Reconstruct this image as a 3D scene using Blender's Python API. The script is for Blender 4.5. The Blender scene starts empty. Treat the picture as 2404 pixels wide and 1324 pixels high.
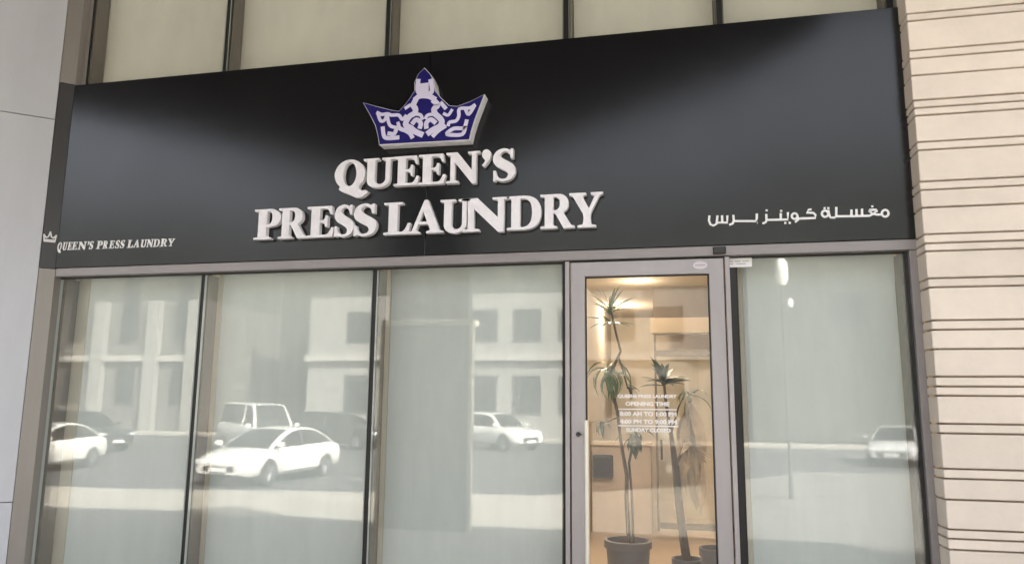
import bpy, bmesh, math, random
from mathutils import Vector, Matrix, geometry
random.seed(7)
S = bpy.context.scene
COL = S.collection

# ---------------------------------------------------------------- camera, sky, sun, exposure
YAW, PITCH, ROLL = math.radians(12.465), math.radians(9.126), math.radians(0.529)
cam = bpy.data.cameras.new('camera')
cam.sensor_width = 36.0
cam.lens = 1757.9 / 2404 * 36.0
cam.clip_start, cam.clip_end = 0.05, 2000
cam_ob = bpy.data.objects.new('camera', cam)
COL.objects.link(cam_ob)
_f = Vector((-math.sin(YAW), math.cos(YAW), 0)); _r = Vector((math.cos(YAW), math.sin(YAW), 0)); _u = Vector((0, 0, 1))
_f2 = _f * math.cos(PITCH) + _u * math.sin(PITCH); _u2 = _u * math.cos(PITCH) - _f * math.sin(PITCH)
_r3 = _r * math.cos(ROLL) + _u2 * math.sin(ROLL); _u3 = _u2 * math.cos(ROLL) - _r * math.sin(ROLL)
_m = Matrix((_r3, _u3, -_f2)).transposed().to_4x4()
_m.translation = Vector((0, -4.3, 1.6))
cam_ob.matrix_world = _m
S.camera = cam_ob

SUN_EL, SUN_AZ = math.radians(40), math.radians(52)      # azimuth measured from +Y towards +X
w = bpy.data.worlds.new('World'); S.world = w; w.use_nodes = True
nt = w.node_tree; nt.nodes.clear()
sky = nt.nodes.new('ShaderNodeTexSky'); sky.sky_type = 'NISHITA'; sky.sun_disc = False
sky.sun_elevation = SUN_EL; sky.sun_rotation = SUN_AZ
sky.air_density = 0.8; sky.dust_density = 10.0; sky.ozone_density = 1.0
bg = nt.nodes.new('ShaderNodeBackground'); bg.inputs['Strength'].default_value = 0.15
wo = nt.nodes.new('ShaderNodeOutputWorld')
hs = nt.nodes.new('ShaderNodeHueSaturation'); hs.inputs['Saturation'].default_value = 0.30   # hazy white sky
nt.links.new(sky.outputs[0], hs.inputs['Color']); nt.links.new(hs.outputs[0], bg.inputs[0]); nt.links.new(bg.outputs[0], wo.inputs[0])
sun = bpy.data.lights.new('sun', 'SUN'); sun.energy = 4.6; sun.angle = math.radians(0.5); sun.color = (1.0, 0.95, 0.86)
sun_ob = bpy.data.objects.new('sun', sun); COL.objects.link(sun_ob)
_d = Vector((math.sin(SUN_AZ) * math.cos(SUN_EL), math.cos(SUN_AZ) * math.cos(SUN_EL), math.sin(SUN_EL)))
sun_ob.rotation_euler = _d.to_track_quat('Z', 'Y').to_euler()
sun_ob.location = _d * 60
S.view_settings.view_transform = 'Standard'; S.view_settings.look = 'None'
S.view_settings.gamma = 1; S.view_settings.use_curve_mapping = False
S.view_settings.exposure = 2.9
S.cycles.use_denoising = True
S.cycles.max_bounces = 10; S.cycles.transparent_max_bounces = 24; S.cycles.glossy_bounces = 6
S.cycles.caustics_reflective = False; S.cycles.caustics_refractive = False
S.cycles.sample_clamp_indirect = 6.0

CROWN = [[-1.508, 3.6671], [-1.5467, 3.6304], [-1.5686, 3.5805], [-1.5668, 3.5216], [-1.6003, 3.4705], [-1.6318, 3.431], [-1.6681, 3.3941], [-1.7156, 3.4039], [-1.8117, 3.4358], [-1.909, 3.4695], [-1.8573, 3.3829], [-1.8211, 3.3145], [-1.8018, 3.2479], [-1.7899, 3.1868], [-1.4986, 3.1832], [-1.2081, 3.1792], [-1.1958, 3.2371], [-1.1747, 3.3081], [-1.1189, 3.4588], [-1.2082, 3.4202], [-1.2892, 3.3969], [-1.3395, 3.4055], [-1.3958, 3.4608], [-1.433, 3.508], [-1.4449, 3.5744], [-1.4695, 3.6235]]
MOTIF = [[[[-1.5454, 3.5879], [-1.5484, 3.5318], [-1.5312, 3.5022], [-1.466, 3.4968], [-1.4528, 3.5237], [-1.4637, 3.5808]], 0.0243], [[[-1.5045, 3.5468], [-1.5029, 3.4906]], 0.0486], [[[-1.5581, 3.4671], [-1.5306, 3.4835], [-1.4747, 3.4789], [-1.4372, 3.4572]], 0.0284], [[[-1.5623, 3.4534], [-1.5731, 3.4263], [-1.5584, 3.4019], [-1.5622, 3.3743], [-1.5919, 3.358], [-1.6143, 3.3272], [-1.618, 3.2997], [-1.5847, 3.2788], [-1.5561, 3.2537], [-1.5138, 3.2323]], 0.0304], [[[-1.4368, 3.4433], [-1.413, 3.4136], [-1.4354, 3.3922], [-1.4276, 3.3593], [-1.397, 3.3294], [-1.3826, 3.3008], [-1.4002, 3.2746], [-1.4364, 3.2589], [-1.468, 3.2383]], 0.0304], [[[-1.5122, 3.3335], [-1.5222, 3.3573], [-1.555, 3.3668], [-1.5873, 3.3576]], 0.0182], [[[-1.5245, 3.279], [-1.5207, 3.3064], [-1.5492, 3.3316], [-1.5718, 3.3102]], 0.0243], [[[-1.4892, 3.3363], [-1.4758, 3.3538], [-1.4436, 3.356], [-1.4158, 3.3446]], 0.0182], [[[-1.4828, 3.276], [-1.4836, 3.3037], [-1.4566, 3.3247], [-1.4285, 3.3042]], 0.0243], [[[-1.8101, 3.3957], [-1.781, 3.3817], [-1.7432, 3.3835], [-1.7144, 3.372], [-1.6672, 3.3684], [-1.6427, 3.3386], [-1.62, 3.3601]], 0.0182], [[[-1.8049, 3.3836], [-1.7865, 3.34], [-1.7606, 3.3428], [-1.7476, 3.3745]], 0.0182], [[[-1.7426, 3.3695], [-1.7314, 3.3219], [-1.7116, 3.2972], [-1.6644, 3.2892], [-1.6701, 3.3174]], 0.0182], [[[-1.7704, 3.2922], [-1.7588, 3.2356], [-1.7277, 3.2219], [-1.6667, 3.2223]], 0.0223], [[[-1.7288, 3.252], [-1.6911, 3.2494], [-1.6738, 3.2898], [-1.6452, 3.2739], [-1.6168, 3.2626], [-1.5882, 3.2421], [-1.5735, 3.2181]], 0.0223], [[[-1.1762, 3.3948], [-1.2074, 3.379], [-1.2707, 3.3794], [-1.2743, 3.3339], [-1.2917, 3.3032], [-1.3324, 3.2971], [-1.3411, 3.2794]], 0.0182], [[[-1.1761, 3.3902], [-1.2112, 3.3382], [-1.2297, 3.367]], 0.0182], [[[-1.3702, 3.3549], [-1.3426, 3.3436], [-1.3205, 3.3741]], 0.0162], [[[-1.3903, 3.4257], [-1.362, 3.3911]], 0.0203], [[[-1.2239, 3.2981], [-1.241, 3.254], [-1.3042, 3.254], [-1.3489, 3.2253], [-1.3169, 3.2139], [-1.2492, 3.2137], [-1.2321, 3.2578]], 0.0203], [[[-1.3637, 3.2719], [-1.4041, 3.2474], [-1.4353, 3.2177]], 0.0223], [[[-1.6217, 3.4115], [-1.5942, 3.428]], 0.0182]]
ARABIC = [[[0.1988, 2.6571], [0.1954, 2.6303], [0.2036, 2.6085], [0.2186, 2.6011], [0.2365, 2.6098], [0.2431, 2.6551]], [[0.2406, 2.6176], [0.2947, 2.6153], [0.2973, 2.6527]], [[0.2683, 2.654], [0.2683, 2.6164]], [[0.33, 2.6539], [0.3314, 2.6244], [0.3246, 2.6087], [0.3093, 2.6026]], [[0.3313, 2.6223], [0.4494, 2.6171], [0.4553, 2.6296], [0.4572, 2.6561]], [[0.4559, 2.607], [0.4596, 2.5949]], [[0.5076, 2.6512], [0.5076, 2.622], [0.5033, 2.6089], [0.4895, 2.6029]], [[0.5049, 2.6757], [0.5111, 2.6754]], [[0.5076, 2.6215], [0.62, 2.6191], [0.6229, 2.6565]], [[0.585, 2.6529], [0.5835, 2.62]], [[0.5821, 2.6695], [0.5882, 2.6692]], [[0.6008, 2.5994], [0.6069, 2.5992]], [[0.6239, 2.5995], [0.63, 2.5992]], [[0.6722, 2.6358], [0.6698, 2.6277], [0.664, 2.622], [0.6565, 2.6202], [0.6491, 2.6227], [0.6438, 2.6289], [0.6422, 2.6371], [0.6446, 2.6452], [0.6504, 2.6509], [0.658, 2.6527], [0.6654, 2.6502], [0.6706, 2.644], [0.6722, 2.6358]], [[0.6721, 2.6331], [0.6743, 2.6146], [0.6606, 2.6047]], [[0.6747, 2.6212], [0.7085, 2.6221]], [[0.68, 2.6213], [0.7644, 2.6211], [0.7664, 2.6379], [0.7571, 2.6505], [0.7217, 2.6533], [0.7337, 2.6697], [0.7437, 2.6705]], [[0.8328, 2.6422], [0.8301, 2.6332], [0.8237, 2.6269], [0.8154, 2.6249], [0.8073, 2.6277], [0.8016, 2.6345], [0.7999, 2.6437], [0.8025, 2.6526], [0.8089, 2.6589], [0.8173, 2.661], [0.8254, 2.6582], [0.8311, 2.6513], [0.8328, 2.6422]], [[0.8348, 2.6589], [0.8369, 2.6371], [0.8437, 2.62], [0.8634, 2.6191], [0.8736, 2.6259], [0.8763, 2.6739]], [[0.8103, 2.6741], [0.8158, 2.6738]], [[0.8301, 2.6732], [0.8356, 2.6729]], [[0.8736, 2.6254], [0.9507, 2.6224], [1.0435, 2.6211], [1.0613, 2.6305], [1.0782, 2.6261], [1.1037, 2.625]], [[1.0613, 2.6305], [1.042, 2.6488], [1.0455, 2.6539], [1.0788, 2.6528], [1.0827, 2.6473], [1.0613, 2.6305]], [[0.9527, 2.6558], [0.9507, 2.6224]], [[0.9788, 2.657], [0.9772, 2.6224]], [[1.007, 2.6581], [1.0048, 2.6223]], [[1.0542, 2.6725], [1.0596, 2.6723]], [[1.1393, 2.6305], [1.1364, 2.6211], [1.1297, 2.6145], [1.1211, 2.6123], [1.1127, 2.6153], [1.1069, 2.6225], [1.1053, 2.632], [1.1082, 2.6414], [1.1148, 2.6481], [1.1235, 2.6502], [1.1319, 2.6473], [1.1376, 2.64], [1.1393, 2.6305]]]
ROW1 = [["Q", -2.1086, -1.8683, 2.9277, 3.1121], ["U", -1.9142, -1.7035, 2.9265, 3.1136], ["E", -1.7091, -1.5355, 2.9252, 3.1152], ["E", -1.5466, -1.3619, 2.9241, 3.1166], ["N", -1.3674, -1.1454, 2.9227, 3.1183], ["'", -1.14, -1.076, 2.9217, 3.1195], ["S", -1.0707, -0.9227, 2.9209, 3.1205]]
ROW2 = [["P", -2.6568, -2.4636, 2.619, 2.818], ["R", -2.4846, -2.2767, 2.6184, 2.8183], ["E", -2.2855, -2.09, 2.6178, 2.8186], ["S", -2.0958, -1.9577, 2.6172, 2.8188], ["S", -1.9663, -1.8044, 2.6168, 2.819], ["L", -1.765, -1.5812, 2.6161, 2.8193], ["A", -1.6061, -1.3707, 2.6154, 2.8195], ["U", -1.3978, -1.2015, 2.6148, 2.8198], ["N", -1.2602, -0.9591, 2.6142, 2.8201], ["D", -0.98, -0.7631, 2.6134, 2.8204], ["R", -0.7759, -0.5657, 2.6127, 2.8207], ["Y", -0.6033, -0.3966, 2.6121, 2.8209]]
SMALL = [["Q", -4.1885, -4.1442, 2.611, 2.6671], ["U", -4.1467, -4.1049, 2.6109, 2.6668], ["E", -4.1049, -4.0657, 2.6107, 2.6665], ["E", -4.0682, -4.0218, 2.6106, 2.6662], ["N", -4.0218, -3.949, 2.6104, 2.6657], ["'", -3.9466, -3.9297, 2.6102, 2.6654], ["S", -3.9297, -3.8935, 2.6101, 2.6652], ["P", -3.8718, -3.819, 2.6098, 2.6647], ["R", -3.8214, -3.776, 2.6097, 2.6643], ["E", -3.7713, -3.7237, 2.6095, 2.6639], ["S", -3.7213, -3.6857, 2.6093, 2.6636], ["S", -3.6834, -3.6456, 2.6092, 2.6633], ["L", -3.6291, -3.5773, 2.609, 2.6628], ["A", -3.582, -3.5258, 2.6088, 2.6624], ["U", -3.5258, -3.4746, 2.6086, 2.662], ["N", -3.4792, -3.4235, 2.6084, 2.6616], ["D", -3.4281, -3.3727, 2.6082, 2.6613], ["R", -3.3727, -3.3129, 2.608, 2.6608], ["Y", -3.3175, -3.2602, 2.6078, 2.6604]]
GROOVES = [3.71, 3.667, 3.496, 3.45, 3.353, 3.213, 3.17, 3.127, 2.98, 2.935, 2.764, 2.718, 2.623, 2.481, 2.433, 2.391, 2.249, 2.202, 2.032, 1.984, 1.886, 1.748, 1.699, 1.653, 1.515, 1.468, 1.296, 1.249, 1.149, 1.008, 0.964, 0.913]
# ---------------------------------------------------------------- materials
def mat(name, col, rough=0.6, metal=0.0, spec=0.5, ior=None, noise=0.0, nscale=6.0, bump=0.0, bscale=60.0, coat=0.0, stretch=None, col2=None):
    m = bpy.data.materials.new(name); m.use_nodes = True
    n = m.node_tree.nodes; l = m.node_tree.links
    p = n['Principled BSDF']
    p.inputs['Base Color'].default_value = (*col, 1); p.inputs['Roughness'].default_value = rough
    p.inputs['Metallic'].default_value = metal; p.inputs['Specular IOR Level'].default_value = spec
    if ior: p.inputs['IOR'].default_value = ior
    if coat: p.inputs['Coat Weight'].default_value = coat; p.inputs['Coat Roughness'].default_value = 0.04
    if noise or bump:
        tc = n.new('ShaderNodeTexCoord'); mp = n.new('ShaderNodeMapping')
        if stretch: mp.inputs['Scale'].default_value = stretch
        l.new(tc.outputs['Object'], mp.inputs[0])
    if noise:
        t = n.new('ShaderNodeTexNoise'); t.inputs['Scale'].default_value = nscale; t.inputs['Detail'].default_value = 7
        t.inputs['Roughness'].default_value = 0.65
        l.new(mp.outputs[0], t.inputs['Vector'])
        r = n.new('ShaderNodeValToRGB')
        c2 = col2 or tuple(c * (1 - noise) for c in col)
        c1 = tuple(min(1, c * (1 + noise * 0.6)) for c in col)
        r.color_ramp.elements[0].position = 0.3; r.color_ramp.elements[1].position = 0.7
        r.color_ramp.elements[0].color = (*c2, 1); r.color_ramp.elements[1].color = (*c1, 1)
        l.new(t.outputs[0], r.inputs[0]); l.new(r.outputs[0], p.inputs['Base Color'])
        mr = n.new('ShaderNodeMapRange'); mr.inputs[3].default_value = max(0, rough - 0.06); mr.inputs[4].default_value = min(1, rough + 0.06)
        l.new(t.outputs[0], mr.inputs[0]); l.new(mr.outputs[0], p.inputs['Roughness'])
    if bump:
        b = n.new('ShaderNodeTexNoise'); b.inputs['Scale'].default_value = bscale; b.inputs['Detail'].default_value = 5
        l.new(mp.outputs[0], b.inputs['Vector'])
        bp = n.new('ShaderNodeBump'); bp.inputs['Strength'].default_value = bump; bp.inputs['Distance'].default_value = 0.01
        l.new(b.outputs[0], bp.inputs['Height']); l.new(bp.outputs[0], p.inputs['Normal'])
    return m

def glass_mat(name, r0, tint=(0.93, 0.97, 0.95), rough=0.0, wave=0.0, dust=0.05):
    """thin architectural glass: clear body, mirror reflection that grows towards grazing view"""
    m = bpy.data.materials.new(name); m.use_nodes = True
    n = m.node_tree.nodes; l = m.node_tree.links; n.clear()
    o = n.new('ShaderNodeOutputMaterial'); mix = n.new('ShaderNodeMixShader')
    tr = n.new('ShaderNodeBsdfTransparent'); tr.inputs[0].default_value = (*tint, 1)
    gl = n.new('ShaderNodeBsdfGlossy'); gl.inputs['Color'].default_value = (0.97, 0.98, 0.96, 1); gl.inputs['Roughness'].default_value = rough
    lw = n.new('ShaderNodeLayerWeight'); lw.inputs[0].default_value = 0.5
    pw = n.new('ShaderNodeMath'); pw.operation = 'POWER'; pw.inputs[1].default_value = 5
    l.new(lw.outputs['Facing'], pw.inputs[0])
    mr = n.new('ShaderNodeMapRange'); mr.inputs[3].default_value = r0; mr.inputs[4].default_value = 1
    l.new(pw.outputs[0], mr.inputs[0]); l.new(mr.outputs[0], mix.inputs[0])
    l.new(tr.outputs[0], mix.inputs[1]); l.new(gl.outputs[0], mix.inputs[2])
    dm = n.new('ShaderNodeMixShader'); df = n.new('ShaderNodeBsdfDiffuse'); df.inputs[0].default_value = (0.62, 0.60, 0.56, 1)      # thin dust
    dtc = n.new('ShaderNodeTexCoord'); dmp = n.new('ShaderNodeMapping'); dmp.inputs['Scale'].default_value = (3.0, 1, .8)
    dn = n.new('ShaderNodeTexNoise'); dn.inputs['Scale'].default_value = 2.0; dn.inputs['Detail'].default_value = 8; dn.inputs['Roughness'].default_value = .7
    dr2 = n.new('ShaderNodeMapRange'); dr2.inputs[1].default_value = .35; dr2.inputs[2].default_value = .75; dr2.inputs[3].default_value = dust * .35; dr2.inputs[4].default_value = dust
    l.new(dtc.outputs['Object'], dmp.inputs[0]); l.new(dmp.outputs[0], dn.inputs['Vector']); l.new(dn.outputs[0], dr2.inputs[0]); l.new(dr2.outputs[0], dm.inputs[0])
    l.new(mix.outputs[0], dm.inputs[1]); l.new(df.outputs[0], dm.inputs[2]); l.new(dm.outputs[0], o.inputs[0])
    if wave:
        tc = n.new('ShaderNodeTexCoord'); t = n.new('ShaderNodeTexNoise'); t.inputs['Scale'].default_value = 1.3; t.inputs['Detail'].default_value = 1
        l.new(tc.outputs['Object'], t.inputs['Vector'])
        bp = n.new('ShaderNodeBump'); bp.inputs['Strength'].default_value = wave; bp.inputs['Distance'].default_value = 0.01
        l.new(t.outputs[0], bp.inputs['Height']); l.new(bp.outputs[0], gl.inputs['Normal'])
    return m

def emit_mat(name, col, k):
    m = bpy.data.materials.new(name); m.use_nodes = True
    p = m.node_tree.nodes['Principled BSDF']
    p.inputs['Emission Color'].default_value = (*col, 1); p.inputs['Emission Strength'].default_value = k
    return m

def vary(m, amt):
    n = m.node_tree.nodes; l = m.node_tree.links; p = n['Principled BSDF']
    src = p.inputs['Base Color'].links[0].from_socket
    oi = n.new('ShaderNodeObjectInfo'); mr = n.new('ShaderNodeMapRange'); mr.inputs[3].default_value = 1 - amt; mr.inputs[4].default_value = 1 + amt * .6
    hv = n.new('ShaderNodeHueSaturation'); l.new(oi.outputs['Random'], mr.inputs[0]); l.new(mr.outputs[0], hv.inputs['Value'])
    l.new(src, hv.inputs['Color']); l.new(hv.outputs[0], p.inputs['Base Color'])

M = dict(
    sign=mat('sign_composite_panel', (0.006, 0.006, 0.007), 0.195, spec=0.60, noise=0.12, nscale=2.5, bump=0.02, bscale=90),
    sign_edge=mat('sign_return', (0.05, 0.048, 0.05), 0.4),
    letter=mat('letter_white_enamel', (0.85, 0.82, 0.86), 0.45, noise=0.07, nscale=25, bump=0.03, bscale=120),
    letter_side=mat('letter_return', (0.90, 0.88, 0.89), 0.5, noise=0.08, nscale=18),
    crown_blue=mat('crown_blue_vinyl', (0.010, 0.006, 0.125), 0.5, spec=0.25, noise=0.15, nscale=10),
    crown_white=mat('crown_white_vinyl', (0.66, 0.62, 0.80), 0.45),
    vinyl=mat('white_vinyl', (0.82, 0.80, 0.80), 0.5),
    alu=mat('anodised_aluminium', (0.365, 0.34, 0.346), 0.38, metal=0.25, noise=0.10, nscale=5, stretch=(1, 1, 0.15), bump=0.02, bscale=150),
    alu_mauve=mat('mauve_grey_transom', (0.275, 0.252, 0.25), 0.4, metal=0.2, noise=0.10, nscale=5, stretch=(.15, 1, 1)),
    alu_warm=mat('bronze_grey_aluminium', (0.31, 0.285, 0.26), 0.42, metal=0.2, noise=0.10, nscale=5, stretch=(1, 1, 0.2)),
    mull_side=mat('mullion_box_paint', (0.21, 0.18, 0.15), 0.5, noise=0.12, nscale=4),
    black=mat('black_gasket', (0.012, 0.011, 0.011), 0.5),
    black_metal=mat('black_metal', (0.015, 0.014, 0.015), 0.35),
    frost=mat('frosted_film_board', (0.72, 0.75, 0.735), 0.75, noise=0.05, nscale=2.2, bump=0.01, bscale=8, stretch=(2.5, 1, .35)),
    cream=mat('cream_board_edge', (0.66, 0.60, 0.49), 0.7),
    spandrel=mat('beige_blind_board', (0.88, 0.87, 0.775), 0.8, noise=0.07, nscale=1.2),
    glass=glass_mat('window_glass', 0.057, tint=(0.945, 0.955, 0.945), rough=0.02, wave=0.012),
    door_glass=glass_mat('door_glass', 0.036, tint=(0.97, 0.97, 0.95)),
    up_glass=glass_mat('upper_glass', 0.04, tint=(0.95, 0.95, 0.935), rough=0.02, wave=0.012),
    edge=mat('polished_glass_edge', (0.62, 0.66, 0.62), 0.25),
    stone=mat('peach_limestone', (0.80, 0.70, 0.60), 0.8, noise=0.10, nscale=3.0, bump=0.12, bscale=40),
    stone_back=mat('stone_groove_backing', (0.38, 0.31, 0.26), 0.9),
    column=mat('grey_column_coating', (0.60, 0.61, 0.645), 0.55, noise=0.09, nscale=1.4, stretch=(1.5, 1.5, .35), bump=0.03, bscale=30),
    joint=mat('column_joint', (0.22, 0.21, 0.21), 0.8),
    concrete=mat('dark_soffit_board', (0.055, 0.05, 0.048), 0.8, noise=0.15),
    render_wall=mat('shop_wall_render', (0.42, 0.38, 0.33), 0.85, noise=0.1),
    pave=mat('pale_paving', (0.31, 0.288, 0.252), 0.85, noise=0.14, nscale=1.0, ),
    pave_grey=mat('grey_pavers', (0.15, 0.145, 0.135), 0.85, noise=0.14, nscale=1.0),
    asphalt=mat('asphalt', (0.055, 0.056, 0.058), 0.9, noise=0.25, nscale=0.7, bump=0.3, bscale=50),
    kerb=mat('kerb_concrete', (0.33, 0.315, 0.295), 0.85, noise=0.1),
    ground=mat('sandy_ground', (0.28, 0.24, 0.19), 0.95, noise=0.2, nscale=0.3),
    line=mat('road_paint', (0.70, 0.69, 0.66), 0.7, noise=0.15, nscale=4),
    sq=mat('grey_green_column_panel', (0.07, 0.08, 0.075), 0.55, noise=0.08),
    sq_trim=mat('pale_metal_trim', (0.88, 0.80, 0.66), 0.5),
    in_wall=mat('interior_beige_plaster', (0.68, 0.59, 0.46), 0.85, noise=0.06, nscale=2),
    in_shelf=mat('interior_shelf_plaster', (0.42, 0.34, 0.25), 0.8, noise=0.06),
    in_wall2=mat('interior_brown_bulkhead', (0.13, 0.095, 0.065), 0.7, noise=0.06),
    in_ceil=mat('interior_ceiling', (0.60, 0.50, 0.38), 0.85),
    in_floor=mat('interior_floor_tile', (0.52, 0.42, 0.33), 0.35, noise=0.08),
    counter=mat('counter_laminate', (0.46, 0.39, 0.335), 0.45, noise=0.06),
    slate=mat('slate_blue_plastic', (0.05, 0.055, 0.065), 0.5),
    wood_dark=mat('dark_partition_frame', (0.11, 0.085, 0.065), 0.45),
    leaf=mat('leaf_green', (0.12, 0.20, 0.075), 0.45, noise=0.3, nscale=9),
    leaf_dark=mat('leaf_dark', (0.04, 0.06, 0.025), 0.5, noise=0.3, nscale=9),
    leaf_tan=mat('leaf_dry', (0.50, 0.375, 0.24), 0.7, noise=0.25, nscale=9),
    bark=mat('plant_stem', (0.10, 0.062, 0.034), 0.8, noise=0.3, nscale=30, bump=0.4, bscale=90),
    pot=mat('mauve_grey_pot', (0.16, 0.14, 0.16), 0.5, noise=0.1),
    soil=mat('potting_soil', (0.05, 0.035, 0.025), 0.95, noise=0.4, nscale=40),
    tan_cloth=mat('tan_cloth', (0.30, 0.215, 0.135), 0.85, noise=0.12, nscale=6, bump=0.15, bscale=14),
    sticker=mat('pale_pink_sticker', (0.58, 0.53, 0.57), 0.5),
    paper=mat('paper_white', (0.82, 0.80, 0.79), 0.6),
    ink=mat('print_grey', (0.42, 0.40, 0.41), 0.7),
    car_white=mat('car_paint_white', (0.80, 0.79, 0.75), 0.3, coat=1.0),
    car_silver=mat('car_paint_silver', (0.55, 0.55, 0.55), 0.22, metal=0.2, coat=1.0),
    bld_frame=mat('dark_window_frame', (0.07, 0.07, 0.07), 0.6),
    car_dark=mat('car_paint_dark', (0.02, 0.024, 0.026), 0.25, coat=1.0),
    car_glass=mat('car_window_tint', (0.012, 0.015, 0.015), 0.05, spec=0.5),
    tyre=mat('tyre_rubber', (0.02, 0.02, 0.02), 0.85),
    rim=mat('alloy_rim', (0.45, 0.45, 0.46), 0.3, metal=0.9),
    lamp_lens=mat('headlamp_lens', (0.75, 0.76, 0.78), 0.1, spec=0.8),
    tail=mat('tail_lamp', (0.30, 0.01, 0.01), 0.2),
    bld_white=mat('pale_block_render', (0.225, 0.218, 0.208), 0.9, noise=0.08, nscale=0.6),
    bld_grey=mat('grey_block_render', (0.12, 0.115, 0.11), 0.9, noise=0.1, nscale=0.6),
    bld_olive=mat('olive_block_render', (0.06, 0.065, 0.056), 0.9, noise=0.12, nscale=0.5),
    bld_glass=mat('dark_window_glass', (0.03, 0.036, 0.04), 0.1, spec=0.5),
    lamp=emit_mat('downlight_lens', (1.0, 0.78, 0.48), 1.5),
    steel=mat('brushed_steel_handle', (0.74, 0.70, 0.62), 0.35, metal=0.35, noise=0.06, nscale=20, stretch=(1, 1, 0.05)),
)

vary(M['stone'], .07)

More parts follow.
